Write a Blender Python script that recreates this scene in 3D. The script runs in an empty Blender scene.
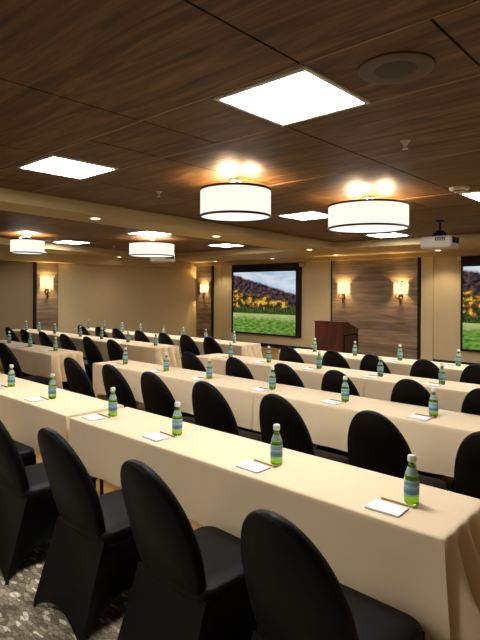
import bpy, bmesh, math, random
from mathutils import Vector, Matrix
PI = math.pi
random.seed(4)
COL = bpy.context.scene.collection

# ------------------------------------------------------------------ materials
def newmat(name):
    m = bpy.data.materials.new(name); m.use_nodes = True
    nt = m.node_tree; nt.nodes.clear()
    out = nt.nodes.new('ShaderNodeOutputMaterial')
    b = nt.nodes.new('ShaderNodeBsdfPrincipled')
    nt.links.new(b.outputs[0], out.inputs[0])
    return m, nt, b, out

def N(nt, t, **kw):
    n = nt.nodes.new(t)
    for k, v in kw.items(): setattr(n, k, v)
    return n

def plain(name, c, rough=.6, metal=0, noise=0, nscale=20, bump=0, spec=.5, sheen=0):
    m, nt, b, o = newmat(name)
    b.inputs['Base Color'].default_value = (*c, 1)
    b.inputs['Roughness'].default_value = rough
    b.inputs['Metallic'].default_value = metal
    b.inputs['Specular IOR Level'].default_value = spec
    if sheen:
        b.inputs['Sheen Weight'].default_value = sheen
        b.inputs['Sheen Roughness'].default_value = .4
    if noise or bump:
        tc = N(nt, 'ShaderNodeTexCoord'); nz = N(nt, 'ShaderNodeTexNoise')
        nz.inputs['Scale'].default_value = nscale; nz.inputs['Detail'].default_value = 5
        nt.links.new(tc.outputs['Object'], nz.inputs['Vector'])
        if noise:
            mx = N(nt, 'ShaderNodeMix', data_type='RGBA')
            mx.inputs['A'].default_value = (*[x * (1 - noise) for x in c], 1)
            mx.inputs['B'].default_value = (*[min(1, x * (1 + noise)) for x in c], 1)
            nt.links.new(nz.outputs['Fac'], mx.inputs['Factor'])
            nt.links.new(mx.outputs['Result'], b.inputs['Base Color'])
        if bump:
            bp = N(nt, 'ShaderNodeBump'); bp.inputs['Strength'].default_value = bump
            bp.inputs['Distance'].default_value = .01
            nt.links.new(nz.outputs['Fac'], bp.inputs['Height'])
            nt.links.new(bp.outputs[0], b.inputs['Normal'])
    return m

def emit(name, c, s):
    m = bpy.data.materials.new(name); m.use_nodes = True
    nt = m.node_tree; nt.nodes.clear()
    out = nt.nodes.new('ShaderNodeOutputMaterial'); e = nt.nodes.new('ShaderNodeEmission')
    e.inputs[0].default_value = (*c, 1); e.inputs[1].default_value = s
    nt.links.new(e.outputs[0], out.inputs[0])
    return m

def wood(name, stops, stretch, rough=.45, scale=1.0, bump=.15, dist=1.2, spec=.4, plank=None):
    """streaky wood: stretched noise through a colour ramp; plank=(axis, width) tints boards"""
    m, nt, b, o = newmat(name)
    tc = N(nt, 'ShaderNodeTexCoord'); mp = N(nt, 'ShaderNodeMapping')
    mp.inputs['Scale'].default_value = [s * scale for s in stretch]
    nt.links.new(tc.outputs['Object'], mp.inputs['Vector'])
    nz = N(nt, 'ShaderNodeTexNoise'); nz.inputs['Scale'].default_value = 1
    nz.inputs['Detail'].default_value = 7; nz.inputs['Roughness'].default_value = .62
    nz.inputs['Distortion'].default_value = dist
    nt.links.new(mp.outputs[0], nz.inputs['Vector'])
    rp = N(nt, 'ShaderNodeValToRGB'); cr = rp.color_ramp
    while len(cr.elements) < len(stops): cr.elements.new(.5)
    for e, (p, c) in zip(cr.elements, stops): e.position = p; e.color = (*c, 1)
    nt.links.new(nz.outputs['Fac'], rp.inputs[0])
    col = rp.outputs[0]
    if plank:
        ax, w = plank
        sp = N(nt, 'ShaderNodeSeparateXYZ'); nt.links.new(tc.outputs['Object'], sp.inputs[0])
        d = N(nt, 'ShaderNodeMath', operation='DIVIDE'); d.inputs[1].default_value = w
        nt.links.new(sp.outputs[ax], d.inputs[0])
        fl = N(nt, 'ShaderNodeMath', operation='FLOOR'); nt.links.new(d.outputs[0], fl.inputs[0])
        fr = N(nt, 'ShaderNodeMath', operation='FRACT'); nt.links.new(d.outputs[0], fr.inputs[0])
        wn = N(nt, 'ShaderNodeTexWhiteNoise', noise_dimensions='1D'); nt.links.new(fl.outputs[0], wn.inputs['W'])
        mr = N(nt, 'ShaderNodeMapRange'); mr.inputs['To Min'].default_value = .72; mr.inputs['To Max'].default_value = 1.18
        nt.links.new(wn.outputs['Value'], mr.inputs['Value'])
        gt = N(nt, 'ShaderNodeMath', operation='GREATER_THAN'); gt.inputs[1].default_value = .04
        nt.links.new(fr.outputs[0], gt.inputs[0])
        m2 = N(nt, 'ShaderNodeMapRange'); m2.inputs['To Min'].default_value = .45; m2.inputs['To Max'].default_value = 1
        nt.links.new(gt.outputs[0], m2.inputs['Value'])
        mu = N(nt, 'ShaderNodeMath', operation='MULTIPLY')
        nt.links.new(mr.outputs[0], mu.inputs[0]); nt.links.new(m2.outputs[0], mu.inputs[1])
        vm = N(nt, 'ShaderNodeVectorMath', operation='SCALE')
        nt.links.new(col, vm.inputs[0]); nt.links.new(mu.outputs[0], vm.inputs['Scale'])
        col = vm.outputs[0]
    nt.links.new(col, b.inputs['Base Color'])
    b.inputs['Roughness'].default_value = rough
    b.inputs['Specular IOR Level'].default_value = spec
    bp = N(nt, 'ShaderNodeBump'); bp.inputs['Strength'].default_value = bump; bp.inputs['Distance'].default_value = .004
    nt.links.new(nz.outputs['Fac'], bp.inputs['Height']); nt.links.new(bp.outputs[0], b.inputs['Normal'])
    return m

M = {}
M['ceiling'] = wood('walnut_ceiling', [(.28, (.026, .0115, .0025)), (.44, (.070, .033, .009)), (.58, (.126, .064, .020)), (.76, (.21, .112, .040))],
                    (.9, 9, 9), rough=.5, dist=2.2, spec=.22)
M['seam'] = plain('seam_dark', (.006, .004, .003), .9)
M['edge_highlight'] = plain('seam_highlight_paint', (.30, .19, .10), .4)  # pale colour stands in for light caught on panel edges
M['soffit'] = plain('soffit_paint', (.48, .385, .195), .7, noise=.04, nscale=3)
M['wall'] = plain('beige_wall', (.56, .455, .26), .75, noise=.05, nscale=4, bump=.05)
M['wall_dark'] = plain('taupe_partition', (.22, .165, .085), .85, noise=.06, nscale=30, bump=.2)
M['planks'] = wood('grey_brown_planks', [(.25, (.09, .058, .033)), (.45, (.19, .135, .082)), (.62, (.27, .20, .13)), (.8, (.36, .28, .185))],
                   (1.3, 1.3, 13), rough=.6, dist=.5, plank=('Z', .17))
M['edge'] = plain('dark_bronze_edge', (.007, .0045, .003), .6, spec=.2)
M['cloth'] = plain('tan_linen', (.80, .615, .37), .8, noise=.04, nscale=6, bump=.08, sheen=.25)
M['spandex'] = plain('black_spandex', (.0016, .0018, .0018), .52, spec=.14, bump=.04, nscale=60)
M['foot'] = plain('black_foot_cap', (.006, .006, .006), .4)
M['laminate'] = plain('table_laminate', (.36, .26, .16), .5, noise=.1)
M['leg_metal'] = plain('grey_table_leg', (.05, .045, .04), .35, metal=.8)
M['cap'] = plain('white_cap', (.72, .70, .66), .35)
M['paper'] = plain('white_paper', (.86, .86, .85), .6)
M['board'] = plain('pad_back_board', (.30, .26, .20), .7)
M['pencil'] = plain('brown_pencil', (.38, .25, .10), .4)
M['pencil_tip'] = plain('dark_pencil_tip', (.05, .04, .03), .4)
M['mahogany'] = wood('mahogany', [(.3, (.035, .007, .004)), (.5, (.075, .016, .010)), (.75, (.13, .032, .02))], (9, 9, 1.3), rough=.32, dist=1.0)
M['white_plastic'] = plain('white_plastic', (.62, .58, .50), .4)
M['black_plastic'] = plain('black_plastic', (.012, .012, .012), .4)
M['grille'] = plain('dark_grille', (.035, .032, .022), .7, bump=.4, nscale=160)
M['speaker_ring'] = plain('brown_speaker_ring', (.055, .03, .012), .5)
M['bronze'] = plain('bronze', (.07, .04, .02), .45, metal=.7)
M['chrome'] = plain('brushed_nickel', (.55, .5, .42), .3, metal=1)
M['screen_frame'] = plain('screen_frame', (.009, .006, .005), .55, spec=.25)
M['panel_frame'] = plain('light_frame', (.75, .70, .62), .5)
M['panel_glow'] = emit('panel_glow', (1, .97, .97), 14.8)
M['drum_glow'] = emit('drum_glow', (1, .93, .80), .36)
M['drum_bottom'] = emit('drum_bottom_glow', (1, .94, .82), .40)
M['bulb'] = emit('bulb_glow', (1, .78, .5), 30)
M['down_glow'] = emit('downlight_glow', (1, .80, .52), 4)
M['sconce_glow'] = emit('sconce_glow', (1, .78, .42), .5)
M['lit_logo'] = plain('label_blue', (.10, .32, .45), .4)

# green glass
m, nt, b, o = newmat('green_glass')
b.inputs['Base Color'].default_value = (.30, .68, .03, 1); b.inputs['Roughness'].default_value = .08
b.inputs['Transmission Weight'].default_value = .75; b.inputs['IOR'].default_value = 1.35
M['glass'] = m
# bottle label : pale blue top band, deeper blue below
m, nt, b, o = newmat('bottle_label')
tc = N(nt, 'ShaderNodeTexCoord'); sp = N(nt, 'ShaderNodeSeparateXYZ'); nt.links.new(tc.outputs['Object'], sp.inputs[0])
mr = N(nt, 'ShaderNodeMapRange'); mr.inputs['From Min'].default_value = .035; mr.inputs['From Max'].default_value = .095
nt.links.new(sp.outputs['Z'], mr.inputs['Value'])
rp = N(nt, 'ShaderNodeValToRGB'); rp.color_ramp.interpolation = 'CONSTANT'
for i, (p, c) in enumerate([(0, (.30, .42, .44)), (.10, (.05, .18, .28)), (.38, (.14, .30, .38)), (.52, (.34, .46, .48)), (.62, (.17, .32, .38)), (.9, (.40, .50, .50))]):
    e = rp.color_ramp.elements[i] if i < 2 else rp.color_ramp.elements.new(p)
    e.position = p; e.color = (*c, 1)
nt.links.new(mr.outputs[0], rp.inputs[0]); nt.links.new(rp.outputs[0], b.inputs['Base Color'])
b.inputs['Roughness'].default_value = .45
M['label'] = m
M['neck_label'] = plain('neck_label', (.26, .35, .36), .45)

# carpet : taupe loops with pale elongated pebbles
m, nt, b, o = newmat('pebble_carpet')
tc = N(nt, 'ShaderNodeTexCoord'); mp = N(nt, 'ShaderNodeMapping'); mp.inputs['Scale'].default_value = (19, 50, 1)
mp.inputs['Rotation'].default_value = (0, 0, .35)
nt.links.new(tc.outputs['Object'], mp.inputs['Vector'])
dn = N(nt, 'ShaderNodeTexNoise'); dn.inputs['Scale'].default_value = 2.0
nt.links.new(mp.outputs[0], dn.inputs['Vector'])
ad = N(nt, 'ShaderNodeMixRGB', blend_type='ADD'); ad.inputs[0].default_value = .8
nt.links.new(mp.outputs[0], ad.inputs[1]); nt.links.new(dn.outputs['Color'], ad.inputs[2])
vo = N(nt, 'ShaderNodeTexVoronoi'); vo.inputs['Scale'].default_value = 1; vo.inputs['Randomness'].default_value = .85
nt.links.new(ad.outputs[0], vo.inputs['Vector'])
ve = N(nt, 'ShaderNodeTexVoronoi', feature='DISTANCE_TO_EDGE'); ve.inputs['Scale'].default_value = 1; ve.inputs['Randomness'].default_value = .85
nt.links.new(ad.outputs[0], ve.inputs['Vector'])
sc = N(nt, 'ShaderNodeSeparateColor'); nt.links.new(vo.outputs['Color'], sc.inputs[0])
rc = N(nt, 'ShaderNodeValToRGB'); rc.color_ramp.interpolation = 'CONSTANT'
for i, (p, c) in enumerate([(0, (.24, .19, .115)), (.3, (.34, .28, .175)), (.55, (.46, .38, .25)), (.72, (.92, .83, .64)), (.86, (.52, .43, .29))]):
    e = rc.color_ramp.elements[i] if i < 2 else rc.color_ramp.elements.new(p)
    e.position = p; e.color = (*c, 1)
nt.links.new(sc.outputs[0], rc.inputs[0])
er = N(nt, 'ShaderNodeMapRange'); er.inputs['From Max'].default_value = .12; er.inputs['To Min'].default_value = .35
nt.links.new(ve.outputs['Distance'], er.inputs['Value'])
vm = N(nt, 'ShaderNodeVectorMath', operation='SCALE'); nt.links.new(rc.outputs[0], vm.inputs[0]); nt.links.new(er.outputs[0], vm.inputs['Scale'])
nt.links.new(vm.outputs[0], b.inputs['Base Color']); b.inputs['Roughness'].default_value = .95
bp = N(nt, 'ShaderNodeBump'); bp.inputs['Strength'].default_value = .5; bp.inputs['Distance'].default_value = .006
nt.links.new(er.outputs[0], bp.inputs['Height']); nt.links.new(bp.outputs[0], b.inputs['Normal'])
M['carpet'] = m
M['wood_floor'] = wood('golden_wood_floor', [(.25, (.16, .075, .018)), (.5, (.33, .17, .045)), (.75, (.48, .28, .09))], (1.2, 8, 8), rough=.35, plank=('Y', .12))

# landscape shown on the projection screens; object X = across (0..1), Z = up (0..1) via generated coords
def landscape(name, seed):
    m = bpy.data.materials.new(name); m.use_nodes = True
    nt = m.node_tree; nt.nodes.clear()
    out = nt.nodes.new('ShaderNodeOutputMaterial'); e = nt.nodes.new('ShaderNodeEmission')
    nt.links.new(e.outputs[0], out.inputs[0]); e.inputs[1].default_value = .27
    L = nt.links.new
    tc = N(nt, 'ShaderNodeTexCoord'); sp = N(nt, 'ShaderNodeSeparateXYZ'); L(tc.outputs['Generated'], sp.inputs[0])
    def math_(op, a, b_=None):
        n = N(nt, 'ShaderNodeMath', operation=op)
        for i, v in enumerate((a, b_)):
            if v is None: continue
            if isinstance(v, (int, float)): n.inputs[i].default_value = v
            else: L(v, n.inputs[i])
        return n.outputs[0]
    def noise(scale, sx=1, sz=1, det=4):
        mp = N(nt, 'ShaderNodeMapping'); mp.inputs['Scale'].default_value = (sx, 1, sz); mp.inputs['Location'].default_value = (seed, 0, seed)
        L(tc.outputs['Generated'], mp.inputs['Vector'])
        n = N(nt, 'ShaderNodeTexNoise'); n.inputs['Scale'].default_value = scale; n.inputs['Detail'].default_value = det
        L(mp.outputs[0], n.inputs['Vector']); return n.outputs['Fac']
    def ramp(fac, stops, const=False):
        r = N(nt, 'ShaderNodeValToRGB')
        if const: r.color_ramp.interpolation = 'CONSTANT'
        for i, (p, c) in enumerate(stops):
            el = r.color_ramp.elements[i] if i < 2 else r.color_ramp.elements.new(p)
            el.position = p; el.color = (*c, 1)
        L(fac, r.inputs[0]); return r.outputs[0]
    def mix(f, a, b_):
        n = N(nt, 'ShaderNodeMix', data_type='RGBA'); L(f, n.inputs['Factor']); L(a, n.inputs['A']); L(b_, n.inputs['B']); return n.outputs['Result']
    X, Z = sp.outputs['X'], sp.outputs['Z']
    def step(v, edge, soft=.015):
        n = N(nt, 'ShaderNodeMapRange'); n.inputs['From Min'].default_value = -soft; n.inputs['From Max'].default_value = soft
        L(math_('SUBTRACT', edge, v), n.inputs['Value']); return n.outputs[0]     # 1 where v below edge
    sky = ramp(noise(3, 1, 3), [(.35, (.42, .60, .85)), (.6, (.80, .88, .95))])
    hill = ramp(noise(22), [(.35, (.010, .008, .014)), (.5, (.06, .036, .048)), (.62, (.16, .085, .07)), (.72, (.24, .16, .06))])
    trees = ramp(noise(13), [(.3, (.01, .015, .008)), (.45, (.06, .06, .015)), (.53, (.34, .13, .03)), (.61, (.95, .62, .06)), (.72, (.45, .40, .05))])
    dark = ramp(noise(30, 2, .6), [(.35, (.01, .02, .008)), (.6, (.07, .12, .03)), (.75, (.25, .25, .08))])
    grass = ramp(noise(16, 1, 2.2), [(.3, (.03, .10, .01)), (.5, (.14, .30, .04)), (.7, (.36, .52, .14))])
    n1 = math_('MULTIPLY', math_('SUBTRACT', noise(9), .5), .10)
    ridge = math_('ADD', math_('SUBTRACT', .97, math_('MULTIPLY', X, .34)), n1)
    tree_top = math_('ADD', math_('SUBTRACT', .70, math_('MULTIPLY', X, .24)), math_('MULTIPLY', math_('SUBTRACT', noise(7), .5), .35))
    dark_top = math_('ADD', .42, math_('MULTIPLY', math_('SUBTRACT', noise(20, 1, .2), .5), .30))
    c = mix(step(Z, ridge), sky, hill)
    c = mix(step(Z, tree_top, .03), c, trees)
    c = mix(step(Z, dark_top), c, dark)
    pale = ramp(noise(5), [(.3, (.40, .50, .12)), (.7, (.62, .68, .30))])
    c = mix(step(Z, math_('ADD', .315, math_('MULTIPLY', n1, .1)), .006), c, pale)
    c = mix(step(Z, math_('ADD', .25, n1), .05), c, grass)
    L(c, e.inputs[0])
    return m
M['landscape'] = landscape('autumn_landscape', 1.3)
M['landscape2'] = landscape('autumn_landscape_b', 1.3)

# ------------------------------------------------------------------ mesh helpers
def finish(name, bm, mat, parent=None, smooth=False, angle=38):
    bmesh.ops.recalc_face_normals(bm, faces=bm.faces)
    me = bpy.data.meshes.new(name)
    if smooth:
        for f in bm.faces: f.smooth = True
        for e in bm.edges:
            if len(e.link_faces) == 2 and e.calc_face_angle(0) > math.radians(angle): e.smooth = False
    bm.to_mesh(me); bm.free()
    for mm in (mat if isinstance(mat, (list, tuple)) else [mat]): me.materials.append(M[mm])
    o = bpy.data.objects.new(name, me); COL.objects.link(o)
    if parent: o.parent = parent
    return o

def bx(bm, x0, x1, y0, y1, z0, z1, bevel=0, mi=0, rot=None, piv=None):
    r = bmesh.ops.create_cube(bm, size=1)
    vs = r['verts']
    for v in vs:
        v.co = Vector(((x0 + x1) / 2 + v.co.x * (x1 - x0), (y0 + y1) / 2 + v.co.y * (y1 - y0), (z0 + z1) / 2 + v.co.z * (z1 - z0)))
    fs = list({f for v in vs for f in v.link_faces})
    for f in fs: f.material_index = mi
    if bevel:
        es = list({e for v in vs for e in v.link_edges})
        rr = bmesh.ops.bevel(bm, geom=es, offset=bevel, segments=2, affect='EDGES', profile=.5)
        vs = list({v for f in rr['faces'] for v in f.verts} | {v for v in vs if v.is_valid})
    if rot is not None:
        bmesh.ops.rotate(bm, verts=[v for v in vs if v.is_valid], cent=piv or (0, 0, 0), matrix=rot)
    return bm

def box(name, mat, parent, *a, bevel=0, **kw):
    bm = bmesh.new(); bx(bm, *a, bevel=bevel, **kw); return finish(name, bm, mat, parent, smooth=bevel > 0, angle=60)

def lathe(bm, prof, n=24, cx=0, cy=0, cap=True, a0=0, a1=2 * PI):
    """prof: list of (r, z)"""
    full = abs(a1 - a0 - 2 * PI) < 1e-6
    rings = []
    for r, z in prof:
        if r < 1e-6:
            rings.append([bm.verts.new((cx, cy, z))])
        else:
            k = n if full else n + 1
            rings.append([bm.verts.new((cx + r * math.cos(a0 + (a1 - a0) * i / n), cy + r * math.sin(a0 + (a1 - a0) * i / n), z)) for i in range(k)])
    for a, b_ in zip(rings, rings[1:]):
        k = n
        for i in range(k):
            j = (i + 1) % len(a) if full else i + 1
            j2 = (i + 1) % len(b_) if full else i + 1
            if len(a) == 1 and len(b_) == 1: continue
            if len(a) == 1: bm.faces.new((a[0], b_[i], b_[j2]))
            elif len(b_) == 1: bm.faces.new((a[i], b_[0], a[j]))
            else: bm.faces.new((a[i], b_[i], b_[j2], a[j]))
    if cap and full:
        if len(rings[0]) > 1: bm.faces.new(rings[0])
        if len(rings[-1]) > 1: bm.faces.new(rings[-1])

def tube(bm, pts, r, n=8):
    pts = [Vector(p) for p in pts]
    rings = []
    for i, p in enumerate(pts):
        d = (pts[min(i + 1, len(pts) - 1)] - pts[max(i - 1, 0)]).normalized()
        up = Vector((0, 0, 1)) if abs(d.z) < .9 else Vector((1, 0, 0))
        a = d.cross(up).normalized(); b_ = d.cross(a).normalized()
        rr = r[i] if isinstance(r, (list, tuple)) else r
        rings.append([bm.verts.new(p + a * rr * math.cos(2 * PI * k / n) + b_ * rr * math.sin(2 * PI * k / n)) for k in range(n)])
    for a, b_ in zip(rings, rings[1:]):
        for k in range(n): bm.faces.new((a[k], b_[k], b_[(k + 1) % n], a[(k + 1) % n]))
    bm.faces.new(rings[0]); bm.faces.new(rings[-1])

def prism(bm, poly, z0, z1, mi=0):
    lo = [bm.verts.new((x, y, z0)) for x, y in poly]; hi = [bm.verts.new((x, y, z1)) for x, y in poly]
    fs = [bm.faces.new(lo), bm.faces.new(hi)]
    k = len(poly)
    for i in range(k): fs.append(bm.faces.new((lo[i], lo[(i + 1) % k], hi[(i + 1) % k], hi[i])))
    for f in fs: f.material_index = mi

def thing(name, label, cat, loc=(0, 0, 0), rz=0, group=None):
    o = bpy.data.objects.new(name, None); COL.objects.link(o); o.empty_display_size = .1
    o.location = loc; o.rotation_euler = (0, 0, rz)
    return tag(o, label, cat, group)
def tag(o, label, cat, group=None):
    o['label'] = label; o['category'] = cat
    if group: o['group'] = group
    return o
def struct(o):
    o['kind'] = 'structure'; return o
def dup(root, loc, rz, label, group=None):
    r = root.copy(); COL.objects.link(r); r.location = loc; r.rotation_euler = (0, 0, rz); r['label'] = label
    if group: r['group'] = group
    for ch in list(root.children):
        c = ch.copy(); COL.objects.link(c); c.parent = r
        for g in list(ch.children):
            d = g.copy(); COL.objects.link(d); d.parent = c
    return r

# ------------------------------------------------------------------ room
ZC, ZS = 2.615, 2.48              # wood ceiling, soffit underside
XL, XR, YB, YF = -12.44, 2.6, -3.2, 11.48
# floor : pebble carpet aisle behind the rows, golden wood under the tables
bm = bmesh.new()
bx(bm, XL, XR, YB, 1.74, -.1, 0, mi=0); bx(bm, XL, XR, 1.74, YF, -.1, 0, mi=1)
struct(finish('floor', bm, ['carpet', 'wood_floor']))

# coffer outlines (XY)
C1 = [(-5.30, 1.6), (-5.93, 9.42), (XR, 9.42), (XR, YB), (-4.92, YB)]
def c1x(y): return -5.30 + (y - 1.6) * (-.63 / 7.82)
def bm_x(y): return -5.84 + (y - 1.6) * (-.98 / 6.8)      # far side of the beam
def c2x(y): return -10.45 + (y - 4.4) * (-1.35 / 5.0)
# ceiling : wood panels with dark reveals, over both coffers
xs_all = [round(-1.40 - .595 * k, 3) for k in range(-7, 19)]
def xk(k): return -1.40 - .595 * k                          # depth seams
bands = [(-3.2, -1.1), (-1.1, -.52), (-.52, 1.925), (1.925, 2.575), (2.575, 3.94), (3.94, 5.48), (5.48, 6.15), (6.15, 7.75), (7.75, 8.4), (8.4, 9.0), (9.0, 9.42)]
narrow = {1, 3, 6, 9}
LIGHTS = [(-1.69, 2.25), (-4.03, 2.25), (-1.69, 5.82), (-4.10, 5.82), (-4.4, 8.72),
          (-10.25, 5.82), (-7.55, 5.82), (-8.15, 8.42), (-6.9, 2.25), (-9.2, 2.25),
          (.67, 5.82), (-1.69, -.8), (-4.03, -.8)]  # this row: unseen panels continuing the grid, added for their light
bm = bmesh.new()
bx(bm, XL, XR, YB, 9.9, ZC + .02, ZC + .06, mi=1)
G = .006
for bi, (y0, y1) in enumerate(bands):
    if bi in narrow: seams = [xk(k) for k in range(18, -8, -1)]
    elif bi in (0, 2): seams = [xk(k) for k in range(18, -8, -2)]
    else: seams = [xk(k) for k in range(17, -8, -2)]
    seams = [XL] + [s for s in seams if XL + .1 < s < XR - .1] + [XR]
    for xa, xb in zip(seams, seams[1:]):
        bx(bm, xa + G, xb - G, y0 + G, y1 - G, ZC, ZC + .022, mi=0)
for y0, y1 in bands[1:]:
    bx(bm, XL, XR, y0 - .001, y0 + .005, ZC - .002, ZC + .02, mi=2)  # thin strip paints the highlight along each cross seam
struct(finish('ceiling', bm, ['ceiling', 'seam', 'edge_highlight']))

def soffit(name, poly, z0=ZS, z1=ZC + .015, mat='soffit'):
    bm = bmesh.new(); prism(bm, poly, z0, z1); return struct(finish(name, bm, mat))
soffit('trim_1', [(c1x(YB), YB), (c1x(9.42), 9.42), (bm_x(9.42), 9.42), (bm_x(YB), YB)])                # beam between the coffers
soffit('trim_2', [(XL, 9.42), (XR, 9.42), (XR, YF), (XL, YF)])                                        # front soffit
soffit('trim_3', [(XL, YB), (c2x(YB), YB), (c2x(9.42), 9.42), (XL, 9.42)])                            # left soffit
soffit('trim_4', [(XL, YB), (-12.1, YB), (-12.1, 10.95), (XL, 10.95)], 2.27, ZS)                       # boxed valance on left wall
soffit('trim_5', [(XL, YF - .10), (XR, YF - .10), (XR, YF), (XL, YF)], 2.375, ZS)                       # crown on front wall

def wallbox(name, *a, mat='wall'):
    bm = bmesh.new(); bx(bm, *a); return struct(finish(name, bm, mat))
wallbox('wall_front', XL, XR, YF, YF + .15, 0, ZC + .06)
wallbox('wall_left', XL - .15, XL, 6.06, YF + .15, 0, ZC + .06)
o = wallbox('wall_left_partition', XL - .15, XL + .0, YB, 6.06, 0, ZC + .06, mat='wall_dark'); o.name = 'wall_left_rear'
wallbox('wall_right', XR, XR + .15, YB, YF, 0, ZC + .06)
wallbox('wall_back', XL, XR, YB - .15, YB, 0, ZC + .06)
wallbox('baseboard_front', XL, XR, YF - .015, YF, 0, .1, mat='edge')
wallbox('baseboard_left', XL, XL + .015, 6.75, YF, 0, .1, mat='edge')
# plank feature panels with dark metal edges
def feature(name, x0, x1, y0, y1, z1): return wallbox(name, x0, x1, y0, y1, 0, z1, mat='planks')
feature('trim_6', -7.30, -5.02, YF - .03, YF, 2.375)
feature('trim_7', -12.38, -11.68, YF - .03, YF, 2.375)
feature('trim_8', XL, XL + .03, 6.10, 6.68, 2.27)
wallbox('trim_9', -5.03, -4.97, YF - .05, YF, 0, 2.375, mat='edge')
wallbox('trim_10', -7.33, -7.30, YF - .045, YF, 0, 2.375, mat='edge')
wallbox('trim_11', -11.70, -11.60, YF - .05, YF, 0, 2.375, mat='edge')
wallbox('trim_12', XL, XL + .05, 6.03, 6.10, 0, 2.27, mat='edge')
wallbox('trim_13', -4.95, -4.68, YF - .035, YF, 0, 2.375)                                                # pale pilaster beside the right panel
wallbox('trim_14', -11.60, -11.30, YF - .03, YF, 0, 2.375)

# ------------------------------------------------------------------ projection screens
def screen(x0, x1, label, mat):
    z0, z1 = .34, 2.36
    t = thing('projection_screen', label, 'screen', ((x0 + x1) / 2, YF, z0), 0, 'projection screens on the front wall')
    w = (x1 - x0) / 2; H = z1 - z0
    bm = bmesh.new()
    d0, d1 = -.09, -.001
    bx(bm, -w, w, d0, d1, H - .22, H, bevel=.006)
    bx(bm, -w, -w + .035, d0, d1, 0, H - .22); bx(bm, w - .14, w, d0, d1, 0, H - .22)
    bx(bm, -w + .035, w - .14, d0, d1, 0, .045)
    finish('screen_frame', bm, 'screen_frame', t)
    box('screen_surface', mat, t, -w + .035, w - .14, -.045, -.03, .045, H - .22)
    box('mounting_bracket', 'white_plastic', t, w - .02, w + .09, -.11, -.001, H - .11, H - .01, bevel=.008)
    box('mounting_bracket', 'white_plastic', t, -w - .08, -w + .01, -.08, -.001, H - .09, H - .01, bevel=.008)
    return t
screen(-10.79, -8.27, 'projection screen with autumn hillside picture, left of the mahogany lectern', 'landscape')
screen(-4.06, -1.55, 'projection screen cut off by the right edge of the photo, beside the white ceiling projector', 'landscape2')

# ------------------------------------------------------------------ lectern
t = thing('lectern', 'dark red mahogany lectern with slanted reading top standing before the plank wall panel', 'lectern', (-4.66, 7.2, 0))
bm = bmesh.new(); bx(bm, -.26, .26, 0, .022, .08, 1.085, bevel=.003); finish('front_panel', bm, 'mahogany', t)
for s in (-1, 1):
    bm = bmesh.new(); poly = [(.022, .08), (.50, .08), (.50, .955), (.15, 1.085), (.022, 1.085)]
    xa, xb = sorted((s * .26, s * .236))
    lo = [bm.verts.new((xa, y, z)) for y, z in poly]; hi = [bm.verts.new((xb, y, z)) for y, z in poly]
    bm.faces.new(lo); bm.faces.new(hi)
    for i in range(5): bm.faces.new((lo[i], lo[(i + 1) % 5], hi[(i + 1) % 5], hi[i]))
    sp_ = finish('side_panel', bm, 'mahogany', t)
    bm = bmesh.new(); xc = s * .263
    bx(bm, xc - .006, xc + .006, .04, .48, .875, .90); bx(bm, xc - .006, xc + .006, .04, .075, .1, .875); bx(bm, xc - .006, xc + .006, .445, .48, .1, .875)
    finish('side_moulding', bm, 'edge', sp_)
bm = bmesh.new(); r_ = Matrix.Rotation(-math.atan2(.13, .35), 4, 'X')
bx(bm, -.27, .27, .13, .53, 1.078, 1.10, bevel=.004, rot=r_, piv=(0, .15, 1.09)); finish('reading_top', bm, 'mahogany', t)
box('top_rail', 'mahogany', t, -.27, .27, -.012, .16, 1.085, 1.105, bevel=.004)
box('shelf', 'mahogany', t, -.236, .236, .022, .46, .62, .64)
box('base', 'mahogany', t, -.30, .30, -.04, .54, 0, .08, bevel=.008)

# ------------------------------------------------------------------ ceiling fittings
for i, (x, y) in enumerate(LIGHTS):
    names = {0: 'large bright square light panel nearest the camera, beside the round speaker',
             1: 'square light panel in the near left of the wood ceiling',
             2: 'square light panel at the right edge beside the smoke detector',
             3: 'square light panel seen between the two large drum lamps',
             4: 'square light panel just beyond the large right drum lamp',
             5: 'square light panel beyond the beam, right of the small far left drum lamp',
             6: 'square light panel beyond the beam, just over the far wide drum lamp',
             7: 'square light panel beyond the beam nearest the front wall, left of the screen'}
    if i in (8, 9): continue
    t = thing('ceiling_light_panel', names.get(i, 'unseen square light panel added out of view to light the room'), 'ceiling light', (x, y, ZC - .001), 0, 'recessed square light panels')
    bm = bmesh.new(); s = .298
    for a in ((-s, s, -s, -s + .022), (-s, s, s - .022, s), (-s, -s + .022, -s + .022, s - .022), (s - .022, s, -s + .022, s - .022)):
        bx(bm, a[0], a[1], a[2], a[3], -.012, 0)
    finish('frame', bm, 'panel_frame', t)
    box('diffuser', 'panel_glow', t, -s + .022, s - .022, -s + .022, s - .022, -.008, -.001)

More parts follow.
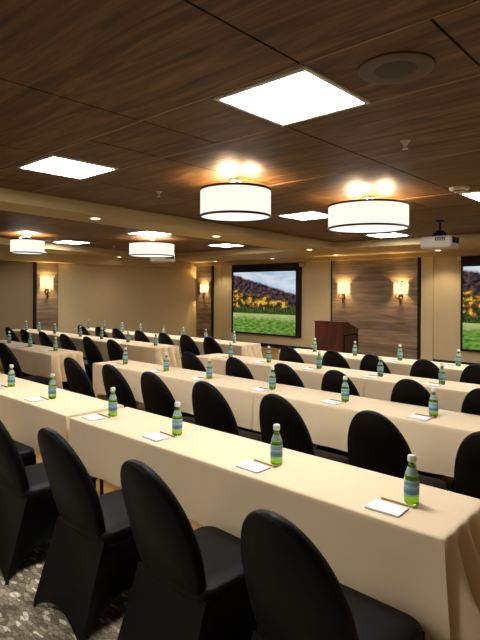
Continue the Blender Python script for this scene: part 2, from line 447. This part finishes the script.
def drum(x, y, r, label, rods=False):
    t = thing('drum_lamp', label, 'ceiling light', (x, y, ZC), 0, 'drum shade ceiling lamps')
    top, bot = -.105, -.345
    bm = bmesh.new()
    n = 56
    lathe(bm, [(r, bot), (r, top)], n, cap=False); lathe(bm, [(r - .004, bot), (r - .004, top)], n, cap=False)
    sh = finish('lamp_shade', bm, 'drum_glow', t, smooth=True)
    for z in (top, bot):
        bm = bmesh.new(); lathe(bm, [(r - .006, z - .01), (r + .004, z - .01), (r + .004, z + .01), (r - .006, z + .01), (r - .006, z - .01)], n, cap=False)
        finish('shade_rim', bm, 'edge', sh)
    bm = bmesh.new(); lathe(bm, [(0, bot + .004), (r - .006, bot + .004)], n, cap=False); finish('diffuser', bm, 'drum_bottom', t)
    bm = bmesh.new(); lathe(bm, [(0, -.03), (.055, -.03), (.065, -.018), (.065, -.001)], 24); finish('canopy', bm, 'chrome', t, smooth=True)
    bm = bmesh.new(); lathe(bm, [(.007, bot + .03), (.007, -.03)], 8); finish('stem', bm, 'chrome', t, smooth=True)
    bm = bmesh.new()
    for k in range(3):
        a = 2 * PI * k / 3 + .4
        tube(bm, [(0, 0, top - .02), ((r - .004) * math.cos(a), (r - .004) * math.sin(a), top - .012)], .004, 6)
    if rods:
        for a in (2.3, 5.5, 3.9):
            tube(bm, [(.03 * math.cos(a), .03 * math.sin(a), -.03), (.2 * r * math.cos(a) * 2.4, .2 * r * math.sin(a) * 2.4, -.055), (.62 * r * math.cos(a), .62 * r * math.sin(a), top - .01)], .007, 6)
    finish('spider', bm, 'chrome', t, smooth=True)
    for a in (.8, 2.9, 5.0):
        bm = bmesh.new(); bmesh.ops.create_uvsphere(bm, u_segments=12, v_segments=8, radius=.03)
        for v in bm.verts: v.co += Vector((r * .45 * math.cos(a), r * .45 * math.sin(a), -.20))
        finish('bulb', bm, 'bulb', t, smooth=True)
    for a in (.8, 2.9, 5.0):
        l = bpy.data.lights.new('drum_bulb_light', 'POINT'); l.energy = 13; l.color = (1, .66, .38); l.shadow_soft_size = .05
        lo = bpy.data.objects.new('drum_bulb_light', l); COL.objects.link(lo); lo.parent = t; lo.location = (r * .45 * math.cos(a), r * .45 * math.sin(a), -.19)
    return t
drum(-3.29, 3.52, .325, 'white drum lamp with black rims, left of the two nearest, over the near rows')
drum(-2.81, 5.11, .425, 'wide white drum lamp with black rims, right of the two nearest')
drum(-9.55, 4.52, .30, 'small white drum lamp on bowed rods at the far left beyond the beam', True)
drum(-8.28, 6.44, .44, 'wide white drum lamp beyond the beam with a projector behind it')

def downlight(x, y, label, z=ZS, power=16):
    t = thing('downlight', label, 'ceiling light', (x, y, z), 0, 'round recessed downlights')
    bm = bmesh.new(); lathe(bm, [(.058, -.001), (.085, -.001), (.085, -.008), (.058, -.008), (.058, -.001)], 24, cap=False); finish('trim_ring', bm, 'panel_frame', t)
    bm = bmesh.new(); lathe(bm, [(0, -.004), (.058, -.004)], 24, cap=False); finish('lens', bm, 'down_glow', t)
    l = bpy.data.lights.new('downlight_beam', 'SPOT'); l.energy = power; l.color = (1, .78, .48); l.spot_size = math.radians(105); l.spot_blend = .6; l.shadow_soft_size = .05
    lo = bpy.data.objects.new('downlight_beam', l); COL.objects.link(lo); lo.parent = t; lo.location = (0, 0, -.02)
for p, lb in [((-5.72, 3.57), 'round downlight in the ceiling beam, nearer the camera'), ((-6.05, 6.02), 'round downlight in the ceiling beam, left of the near drum lamp rim'),
              ((-6.43, 9.2), 'round downlight in the soffit above the right side of the landscape screen'), ((-6.85, 10.9), 'round downlight in the soffit above the lectern'),
              ((-8.95, 11.05), 'round downlight in the soffit above the landscape screen centre'), ((-11.1, 11.0), 'round downlight in the soffit near the corner beside the narrow plank panel'),
              ((-11.82, 8.1), 'round downlight in the left soffit lighting the boxed valance'), ((-11.82, 6.0), 'round downlight in the left soffit above the left wall lamp'),
              ((-4.4, 11.0), 'round downlight in the soffit hidden behind the white projector')]:
    downlight(*p, lb, power=(3 if p[0] < -11.5 else 16))

def sconce(x, y, z, rz, label):
    t = thing('wall_sconce', label, 'wall lamp', (x, y, z), rz, 'sconces on the plank panels')
    # local: wall at y=0, lamp sticks out to -y
    bm = bmesh.new(); lathe(bm, [(0, -.012), (.05, -.012), (.055, -.004), (.055, 0)], 20)
    bmesh.ops.rotate(bm, verts=bm.verts, cent=(0, 0, 0), matrix=Matrix.Rotation(-PI / 2, 3, 'X'))
    for v in bm.verts: v.co.z += -.17; v.co.y = -abs(v.co.y)
    finish('back_plate', bm, 'bronze', t, smooth=True)
    bm = bmesh.new()
    R = .150; seg = 20
    def arc(rr, zz): return [bm.verts.new((rr * math.cos(PI + PI * k / seg), -.012 + rr * .72 * math.sin(PI + PI * k / seg), zz)) for k in range(seg + 1)]
    a = arc(R, -.12); b_ = arc(R, .13); c = arc(R - .004, -.12); d = arc(R - .004, .13)
    for k in range(seg):
        bm.faces.new((a[k], a[k + 1], b_[k + 1], b_[k])); bm.faces.new((c[k], c[k + 1], d[k + 1], d[k])); bm.faces.new((b_[k], b_[k + 1], d[k + 1], d[k])); bm.faces.new((a[k], a[k + 1], c[k + 1], c[k]))
    finish('lamp_shade', bm, 'sconce_glow', t, smooth=True)
    for s in (-1, 0, 1):
        bm = bmesh.new()
        tube(bm, [(0, -.02, -.20), (s * .05, -.06, -.24), (s * .09, -.08, -.19), (s * .075, -.07, -.12)], [.012, .015, .013, .010], 8)
        if s == 0: tube(bm, [(0, -.03, -.2), (0, -.05, -.27), (.012, -.045, -.33), (0, -.035, -.38)], [.022, .02, .016, .007], 8)
        finish('scroll_arm', bm, 'bronze', t, smooth=True)
    for s in (-1, 1):
        bm = bmesh.new(); bmesh.ops.create_uvsphere(bm, u_segments=10, v_segments=8, radius=.022)
        for v in bm.verts: v.co += Vector((s * .06, -.07, .165))
        tube(bm, [(s * .06, -.07, .10), (s * .06, -.07, .16)], .006, 6)
        finish('finial', bm, 'bronze', t, smooth=True)
    for s in (-1, 1):
        bm = bmesh.new(); bmesh.ops.create_uvsphere(bm, u_segments=10, v_segments=8, radius=.018)
        for v in bm.verts: v.co += Vector((s * .07, -.06, .02)); 
        finish('bulb', bm, 'bulb', t, smooth=True)
    l = bpy.data.lights.new('sconce_light', 'POINT'); l.energy = 14; l.color = (1, .66, .30); l.shadow_soft_size = .03
    lo = bpy.data.objects.new('sconce_light', l); COL.objects.link(lo); lo.parent = t; lo.location = (0, -.06, .03)
sconce(-6.96, YF - .03, 1.66, 0, 'glowing wall sconce above the lectern, left one on the wide plank panel')
sconce(-5.44, YF - .03, 1.66, 0, 'glowing wall sconce, right one on the wide plank panel')
sconce(-12.03, YF - .03, 1.66, 0, 'glowing wall sconce on the narrow plank panel left of the landscape screen')
sconce(XL + .03, 6.37, 1.74, PI / 2, 'glowing wall sconce at the far left beside the dark partition')

def projector(x, y, z, label, pole_top=ZC):
    t = thing('projector', label, 'projector', (x, y, z), 0, 'ceiling projectors')
    bm = bmesh.new(); bx(bm, -.23, .22, -.17, .17, -.12, .055, bevel=.03); finish('body', bm, 'white_plastic', t, smooth=True, angle=50)
    box('side_grille', 'black_plastic', t, .215, .226, -.12, .12, -.05, .035)
    bm = bmesh.new()
    for k in range(6): bx(bm, .0 + k * .025, .012 + k * .025, -.176, -.165, -.02, .03)
    finish('rear_ports', bm, 'black_plastic', t)
    bm = bmesh.new(); lathe(bm, [(0, 0), (.045, 0), (.05, .03), (.042, .04), (0, .035)], 20)
    bmesh.ops.rotate(bm, verts=bm.verts, cent=(0, 0, 0), matrix=Matrix.Rotation(-PI / 2, 3, 'X'))
    for v in bm.verts: v.co += Vector((-.08, .16, -.01))
    finish('lens', bm, 'black_plastic', t, smooth=True)
    bm = bmesh.new(); lathe(bm, [(.03, .15), (.06, .13), (.10, .09), (.12, .055), (0, .055)], 20); h_ = finish('ceiling_mount', bm, 'black_plastic', t, smooth=True)
    bm = bmesh.new(); lathe(bm, [(.018, .15), (.018, pole_top - z - .02), (.06, pole_top - z - .02), (.06, pole_top - z - .001)], 14); finish('pole', bm, 'black_plastic', t, smooth=True)
projector(-2.97, 7.5, 2.335, 'white projector hanging from a black pole before the front soffit at the right')
projector(-8.75, 7.1, 2.31, 'white projector beyond the beam hanging behind the far wide drum lamp')

t = thing('ceiling_speaker', 'round brown flush speaker in the wood ceiling beside the nearest light panel', 'speaker', (-1.10, 2.25, ZC))
bm = bmesh.new(); lathe(bm, [(.095, -.008), (.15, -.012), (.17, -.008), (.172, -.001)], 40, cap=False); finish('ring', bm, 'speaker_ring', t, smooth=True)
bm = bmesh.new(); lathe(bm, [(0, -.011), (.07, -.010), (.098, -.006)], 32, cap=False); finish('grille', bm, 'grille', t, smooth=True)
t = thing('smoke_detector', 'white round smoke detector on the wood ceiling at the right edge', 'smoke detector', (-1.88, 5.22, ZC))
bm = bmesh.new(); lathe(bm, [(0, -.05), (.045, -.05), (.055, -.035), (.085, -.028), (.095, -.012), (.095, -.001)], 28); finish('housing', bm, 'white_plastic', t, smooth=True)
bm = bmesh.new(); lathe(bm, [(.046, -.034), (.057, -.034), (.057, -.040), (.046, -.044)], 24, cap=False); finish('sensor_slot', bm, 'black_plastic', t)
for p, lb in [((-1.58, 3.38), 'small sprinkler head on the wood ceiling above the right drum lamp'), ((-4.30, 3.43), 'small sprinkler head on the wood ceiling left of the near drum lamp'),
              ((-10.35, 6.95), 'small sprinkler head beyond the beam left of the far wide drum lamp')]:
    t = thing('sprinkler', lb, 'sprinkler', (*p, ZC), 0, 'ceiling sprinklers')
    bm = bmesh.new(); lathe(bm, [(.012, -.03), (.028, -.006), (.036, -.001)], 16); finish('escutcheon', bm, 'chrome', t, smooth=True)
    bm = bmesh.new(); lathe(bm, [(0, -.058), (.02, -.056), (.02, -.052), (.004, -.05), (.005, -.03)], 12); tube(bm, [(.012, 0, -.03), (.014, 0, -.045), (0, 0, -.052)], .003, 6); tube(bm, [(-.012, 0, -.03), (-.014, 0, -.045), (0, 0, -.052)], .003, 6)
    finish('deflector', bm, 'chrome', t, smooth=True)

# ------------------------------------------------------------------ chair
def pillow(bm, outline, nrm_axis, half, center, steps=((1, 0), (1, .35), (.985, .72), (.955, .93), (.90, 1)), bow=0):
    """outline: 2D pts; builds a padded plate. returns via function map(p2, off)"""
    pass
def padded(bm, outline, cen, to3, th, inset=((1.0, .0), (.995, .45), (.975, .8), (.94, 1.0), (.6, 1.12), (0, 1.16))):
    n = len(outline)
    def ring(s, off): return [bm.verts.new(to3(cen[0] + (p[0] - cen[0]) * s, cen[1] + (p[1] - cen[1]) * s, off)) for p in outline]
    base = ring(1, 0)
    for sg in (-1, 1):
        prev = base
        for s, o_ in inset[1:]:
            if s == 0:
                c = bm.verts.new(to3(cen[0], cen[1], sg * th * o_))
                for i in range(n): bm.faces.new((prev[i], prev[(i + 1) % n], c))
            else:
                cur = ring(s, sg * th * o_)
                for i in range(n): bm.faces.new((prev[i], prev[(i + 1) % n], cur[(i + 1) % n], cur[i]))
                prev = cur
def make_chair(label, group):
    t = thing('banquet_chair', label, 'chair', (0, 0, 0), 0, group)
    # backrest : arched, narrow at the seat, leaning back
    z0, zs, z1 = .44, .60, .955
    right = []
    for k in range(7):
        z = z0 + (zs - z0) * k / 7; right.append((.178 + .022 * math.sin((z - z0) / (zs - z0) * PI / 2), z))
    for k in range(17):
        a = PI / 2 * k / 16
        right.append((.200 * math.cos(a) ** .95 if k < 16 else 0, zs + (z1 - zs) * math.sin(a)))
    outline = right + [(-x, z) for x, z in reversed(right[:-1])]
    def to3(x, z, off):
        lean = -.225 - (z - .44) * .27
        curve = -.05 * (1 - (x / .2) ** 2) * min(1, max(0, (z - .44) / .3))
        return (x, lean + curve + .02 + off, z)
    bm = bmesh.new(); padded(bm, outline, (0, .68), to3, .026); finish('backrest', bm, 'spandex', t, smooth=True, angle=70)
    # seat
    def rr(hx, y0, y1, r, n=6):
        pts = []
        for cx, cy, a0 in ((hx - r, y1 - r, 0), (-hx + r, y1 - r, PI / 2), (-hx + r, y0 + r, PI), (hx - r, y0 + r, 1.5 * PI)):
            for k in range(n + 1): a = a0 + PI / 2 * k / n; pts.append((cx + r * math.cos(a), cy + r * math.sin(a)))
        return pts
    bm = bmesh.new(); padded(bm, rr(.218, -.235, .18, .06), (0, 0), lambda x, y, o_: (x, y, .445 + o_), .034); finish('seat', bm, 'spandex', t, smooth=True, angle=70)
    # stretched skirt down to the four feet
    top = [(.21, .17), (-.21, .17), (-.21, -.225), (.21, -.225)]
    ft = [(.205, .185), (-.225, .185), (-.275, -.325), (.18, -.325)]
    n = 14; rows = 10
    bm = bmesh.new(); grid = []
    for j in range(rows + 1):
        v_ = j / rows; ring = []
        for s in range(4):
            a, b_ = top[s], top[(s + 1) % 4]; c, d = ft[s], ft[(s + 1) % 4]
            nx, ny = [(0, -1), (1, 0), (0, 1), (-1, 0)][s]     # inward
            depth = [.05, .07, .035, .07][s]; arch = [.12, .14, .075, .14][s]
            for k in range(n):
                u = k / n; w = 4 * u * (1 - u)
                x = (a[0] + (b_[0] - a[0]) * u) * (1 - v_) + (c[0] + (d[0] - c[0]) * u) * v_
                y = (a[1] + (b_[1] - a[1]) * u) * (1 - v_) + (c[1] + (d[1] - c[1]) * u) * v_
                ins = depth * (w ** 1.0) * math.sin(PI * min(1, v_ * .85 + .0)) * 1.0
                x += nx * ins; y += ny * ins
                zb = .006 + arch * (w ** 1.25)
                z = .445 + (zb - .445) * v_
                ring.append(bm.verts.new((x, y, z)))
        grid.append(ring)
    k4 = 4 * n
    for a, b_ in zip(grid, grid[1:]):
        for i in range(k4): bm.faces.new((a[i], a[(i + 1) % k4], b_[(i + 1) % k4], b_[i]))
    finish('skirt', bm, 'spandex', t, smooth=True, angle=50)
    for x, y in ft:
        bm = bmesh.new(); lathe(bm, [(.009, 0), (.011, .004), (.008, .02), (.004, .03)], 12, cx=x * .97, cy=y * .97); finish('foot', bm, 'foot', t, smooth=True)
    return t

# ------------------------------------------------------------------ tables and cloths
TH = .753
def make_table(label, group):
    t = thing('banquet_table', label, 'table', (0, 0, 0), 0, group)
    box('tabletop', 'laminate', t, -1.2, 1.2, -.218, .218, TH - .03, TH - .006, bevel=.004)
    for sx in (-1, 1):
        for sy in (-1, 1):
            bm = bmesh.new(); tube(bm, [(sx * 1.0, sy * .17, TH - .03), (sx * 1.03, sy * .17, 0)], .014, 8); finish('leg', bm, 'leg_metal', t, smooth=True)
        bm = bmesh.new(); tube(bm, [(sx * 1.02, -.17, .2), (sx * 1.02, .17, .2)], .011, 8); finish('crossbar', bm, 'leg_metal', t, smooth=True)
    return t
def cloth_mesh(seed, left_free, right_free):
    """top with rounded edges, short front drops, longer folded ends"""
    rnd = random.Random(seed)
    hx, hy = 1.218, .226
    # perimeter samples counter-clockwise from front-left
    per = []
    def seg(a, b_, n, side):
        for k in range(n):
            u = k / n; per.append((a[0] + (b_[0] - a[0]) * u, a[1] + (b_[1] - a[1]) * u, side, u))
    seg((-hx, -hy), (hx, -hy), 110, 'F'); seg((hx, -hy), (hx, hy), 40, 'R'); seg((hx, hy), (-hx, hy), 110, 'B'); seg((-hx, hy), (-hx, -hy), 40, 'L')
    ph = [rnd.uniform(0, 6.28) for _ in range(6)]
    rows = 16
    bm = bmesh.new()
    inner = [bm.verts.new((x * .985, y * .93, TH)) for x, y, s, u in per]
    bm.faces.new(inner)
    prev = inner
    n = len(per)
    cur = [bm.verts.new((x * .996, y * .985, TH - .001)) for x, y, s, u in per]
    for i in range(n): bm.faces.new((prev[i], prev[(i + 1) % n], cur[(i + 1) % n], cur[i]))
    prev = cur
    free = {'L': left_free, 'R': right_free}
    for j in range(rows + 1):
        v_ = j / rows; cur = []
        for x, y, s, u in per:
            if s in 'FB':
                nx, ny = 0, (-1 if s == 'F' else 1)
                # distance to the nearest free end
                xr = x if s == 'F' else x
                dl = (x + hx) if left_free else 9; dr = (hx - x) if right_free else 9
                d = min(dl, dr)
                drop = .30 + .045 * math.exp(-d / .25) + .006 * math.sin(x * 5 + ph[0])
                out = v_ * .010 + v_ * (.006 * math.sin(x * 9 + ph[1]) + .004 * math.sin(x * 23 + ph[2]))
                if d < .3: out -= v_ * .012 * (1 - d / .3)
                px, py = x, y + ny * out
            else:
                nx = 1 if s == 'R' else -1
                if free[s]:
                    uu = u if s == 'R' else 1 - u
                    drop = .42 + .10 * (1 - abs(2 * u - 1)) * -1 + .12 * abs(math.cos(u * PI)) ** 2
                    q = math.cos(uu * 2 * PI * 4 + 1.27); fold = max(0, q) ** 1.2 * .15 - max(0, -q) ** .7 * .13 
                    out = .004 + v_ ** .8 * fold * min(1, .45 + v_)
                    py = y + (u - .5) * (1 if s == 'R' else -1) * v_ * .05 + v_ * .022 * math.sin(u * 2 * PI * 4 + 1.2)
                    px = x + nx * out
                else:
                    drop = .30; px, py = x + nx * (-.004 * v_), y
            z = TH - .006 - drop * v_
            cur.append(bm.verts.new((px, py, z)))
        for i in range(n): bm.faces.new((prev[i], prev[(i + 1) % n], cur[(i + 1) % n], cur[i]))
        prev = cur
    return bm
def lay_table(x0, y0, where, ends, seed, rot=0, first=[None]):
    cx, cy = x0 + 1.218, y0 + .226
    if first[0] is None:
        first[0] = make_table('x', 'cloth covered banquet tables'); t = first[0]; t.location = (cx, cy, 0); t['label'] = 'narrow table under cloth, ' + where
    else: dup(first[0], (cx, cy, 0), 0, 'narrow table under cloth, ' + where)
    o = finish('tablecloth', cloth_mesh(seed, *ends), 'cloth', None, smooth=True, angle=80)
    o.location = (cx, cy, 0); tag(o, 'tan tablecloth, ' + where, 'tablecloth', 'tan tablecloths')

TABLES = [(-3.116, 1.762, 'nearest row, long foreground piece right of the cloth gap', (False, True), 1),
          (-5.615, 1.775, 'nearest row, left piece left of the cloth gap', (True, False), 2),
          (-5.270, 3.262, 'second row, left piece ending at the aisle', (True, False), 3),
          (-2.830, 3.262, 'second row, right piece cut by the right photo edge', (False, True), 4),
          (-4.940, 4.510, 'third row, left piece ending at the aisle', (True, False), 5),
          (-2.500, 4.510, 'third row, right piece cut by the right photo edge', (False, True), 6),
          (-4.560, 5.770, 'fourth row, before the lectern', (True, False), 7),
          (-2.120, 5.770, 'fourth row, before the right-hand screen', (False, True), 8),
          (-8.740, 3.300, 'front row of the block beyond the aisle', (True, True), 9),
          (-8.440, 4.740, 'middle row beyond the aisle, piece nearest the aisle', (False, True), 10),
          (-10.88, 4.740, 'middle row beyond the aisle, far left piece', (True, False), 11),
          (-7.810, 5.900, 'rear row beyond the aisle, ending below the landscape screen', (False, True), 12),
          (-10.25, 5.900, 'rear row beyond the aisle, far left piece', (True, False), 13)]
for x0, y0, w, ends, sd in TABLES: lay_table(x0, y0, w, ends, sd)

ORD = ['rightmost', 'second from the right', 'third from the right', 'fourth from the right', 'fifth from the right', 'sixth from the right', 'seventh from the right', 'eighth from the right', 'ninth from the right']
ROWC = {'r1': 'of the nearest row', 'r2': 'of the second row', 'r3': 'of the third row', 'r4': 'of the fourth row',
        'l1': 'of the front row, far left block', 'l2': 'of the middle row, far left block', 'l3': 'of the rear row, far left block'}
CH = {'r1': (1.155, [-.935, -1.58, -2.25, -2.99, -3.69]), 'r2': (2.51, [-.76, -1.37, -2.01, -2.67, -3.27, -3.83, -4.48]),
      'r3': (3.80, [-1.19, -1.75, -2.40, -2.97, -3.57, -4.24]), 'r4': (5.03, [-1.65, -2.15, -2.72, -3.22, -3.84]),
      'l1': (2.65, [-6.29]), 'l2': (4.00, [-6.03, -6.65, -7.30, -7.96, -8.61, -9.23]),
      'l3': (5.25, [-5.44, -5.96, -6.48, -7.13, -7.77, -8.31, -8.95])}
proto = None
rnd = random.Random(7)
for key, (yt, xs) in CH.items():
    for i, x in enumerate(xs):
        lb = 'black fabric covered chair, ' + (ORD[i] + ' ' if len(xs) > 1 else 'the one ') + ROWC[key]
        loc = (x, yt + .40 + rnd.uniform(-.01, .01), 0); rz = rnd.uniform(-.03, .03)
        if proto is None:
            proto = make_chair(lb, 'black covered chairs at the table rows'); proto.location = loc; proto.rotation_euler = (0, 0, rz)
        else:
            d = dup(proto, loc, rz, lb)
            if key in ('r3', 'r4', 'l2', 'l3'): d.scale = (1, 1, .968)

# ------------------------------------------------------------------ bottles, pads, pencils
def make_bottle():
    t = thing('water_bottle', 'x', 'bottle', (0, 0, 0), 0, 'green water bottles on the tables')
    bm = bmesh.new()
    lathe(bm, [(0, .002), (.024, 0), (.0285, .006), (.029, .03), (.029, .096), (.0275, .108), (.021, .126), (.0145, .142), (.0125, .155), (.0125, .166), (.0145, .168), (.0145, .173), (.012, .176), (0, .176)], 28)
    finish('glass_body', bm, 'glass', t, smooth=True)
    bm = bmesh.new(); lathe(bm, [(.0294, .034), (.0297, .035), (.0297, .094), (.0294, .095)], 28, cap=False); finish('label', bm, 'label', t, smooth=True)
    bm = bmesh.new(); lathe(bm, [(.0262, .1135), (.0212, .128), (.0163, .141), (.0152, .1435)], 24, cap=False); finish('neck_label', bm, 'neck_label', t, smooth=True)
    bm = bmesh.new(); lathe(bm, [(.0148, .164), (.0165, .166), (.0165, .184), (.0135, .189), (0, .189)], 20); finish('cap', bm, 'cap', t, smooth=True)
    return t
bproto = make_bottle(); bfirst = True
pad_mesh = None
def pad_at(x, y, rz, where):
    global pad_mesh
    if pad_mesh is None:
        bm = bmesh.new()
        for k in range(4): bx(bm, -.068, .068, -.048, .048, .0015 + k * .0013, .0026 + k * .0013)
        pad_mesh = finish('notepad', bm, 'paper'); o = pad_mesh
        bm = bmesh.new(); bx(bm, -.069, .069, -.049, .049, 0, .0014); c = finish('backing_board', bm, 'board', o)
        tag(o, 'x', 'notepad', 'white notepads on the tables')
        o.location = (x, y, TH + .001); o.rotation_euler = (0, 0, rz); o['label'] = 'small white notepad, ' + where
    else: dup(pad_mesh, (x, y, TH + .001), rz, 'small white notepad, ' + where)
pen_proto = None
def pen_at(x, y, rz, where):
    global pen_proto
    if pen_proto is None:
        t = thing('pencil', 'x', 'pencil', (0, 0, 0), 0, 'pencils lying by the notepads')
        bm = bmesh.new(); tube(bm, [(-.075, 0, .0045), (.06, 0, .0045)], .0042, 8); finish('barrel', bm, 'pencil', t, smooth=True)
        bm = bmesh.new(); tube(bm, [(.06, 0, .0045), (.076, 0, .0045)], [.0042, .0006], 8); finish('tip', bm, 'pencil_tip', t, smooth=True)
        pen_proto = t; t.location = (x, y, TH + .001); t.rotation_euler = (0, 0, rz); t['label'] = 'thin brown pencil, ' + where
    else: dup(pen_proto, (x, y, TH + .001), rz, 'thin brown pencil, ' + where)
BT = {'r1': (1.98, [-.89, -1.57, -2.30, -2.95, -3.76, -4.47]), 'r2': (3.47, [-1.41, -2.09, -2.80, -3.57, -4.21, -4.93]),
      'r3': (4.74, [-1.85, -2.46, -3.18, -3.88, -4.50]), 'r4': (6.03, [-2.17, -2.87, -3.49, -4.12]),
      'l1': (3.55, [-6.66, -7.40, -8.10]), 'l2': (4.95, [-6.26, -6.96, -7.72, -8.40, -9.32, -9.95, -10.5]),
      'l3': (6.13, [-5.74, -6.40, -6.98, -7.52, -8.22, -8.82, -9.45, -10.08])}
for key, (y, xs) in BT.items():
    for i, x in enumerate(xs):
        w = ORD[i] + ' ' + ROWC[key].replace('of the', 'on the')
        lb = 'green glass water bottle, ' + w
        loc = (x, y, TH + .0005)
        if bfirst: bproto.location = loc; bproto['label'] = lb; bfirst = False
        else: dup(bproto, loc, rnd.uniform(0, 6), lb)
        if key in ('r1', 'r2', 'r3', 'r4', 'l1'):
            yy = y - .12; a = rnd.uniform(-.06, .06)
            pad_at(x - .045, yy, a, w); pen_at(x - .03, yy + .075, a - .03, w)

# ------------------------------------------------------------------ world, camera
w = bpy.data.worlds.new('World'); bpy.context.scene.world = w; w.use_nodes = True
w.node_tree.nodes['Background'].inputs[0].default_value = (.9, .75, .5, 1)
w.node_tree.nodes['Background'].inputs[1].default_value = .0

cam = bpy.data.cameras.new('camera'); co = bpy.data.objects.new('camera', cam); COL.objects.link(co)
cam.sensor_fit = 'VERTICAL'; cam.sensor_height = 24; cam.lens = 24 * 522.22 / 640
cam.shift_y = -(320 - 291.08) / 640
cam.clip_start = .05
yaw, roll = math.radians(42.52), math.radians(.369)
r = Vector((math.cos(yaw), math.sin(yaw), 0)); u = Vector((0, 0, 1)); f = Vector((-math.sin(yaw), math.cos(yaw), 0))
R_ = r * math.cos(roll) + u * math.sin(roll); U_ = -r * math.sin(roll) + u * math.cos(roll)
mw = Matrix((R_, U_, -f)).transposed().to_4x4(); mw.translation = Vector((0, 0, 1.585))
co.matrix_world = mw
sc_ = bpy.context.scene; sc_.camera = co
sc_.view_settings.view_transform = 'Standard'; sc_.view_settings.look = 'None'
sc_.view_settings.exposure = 1.6; sc_.view_settings.gamma = 1; sc_.view_settings.use_curve_mapping = False
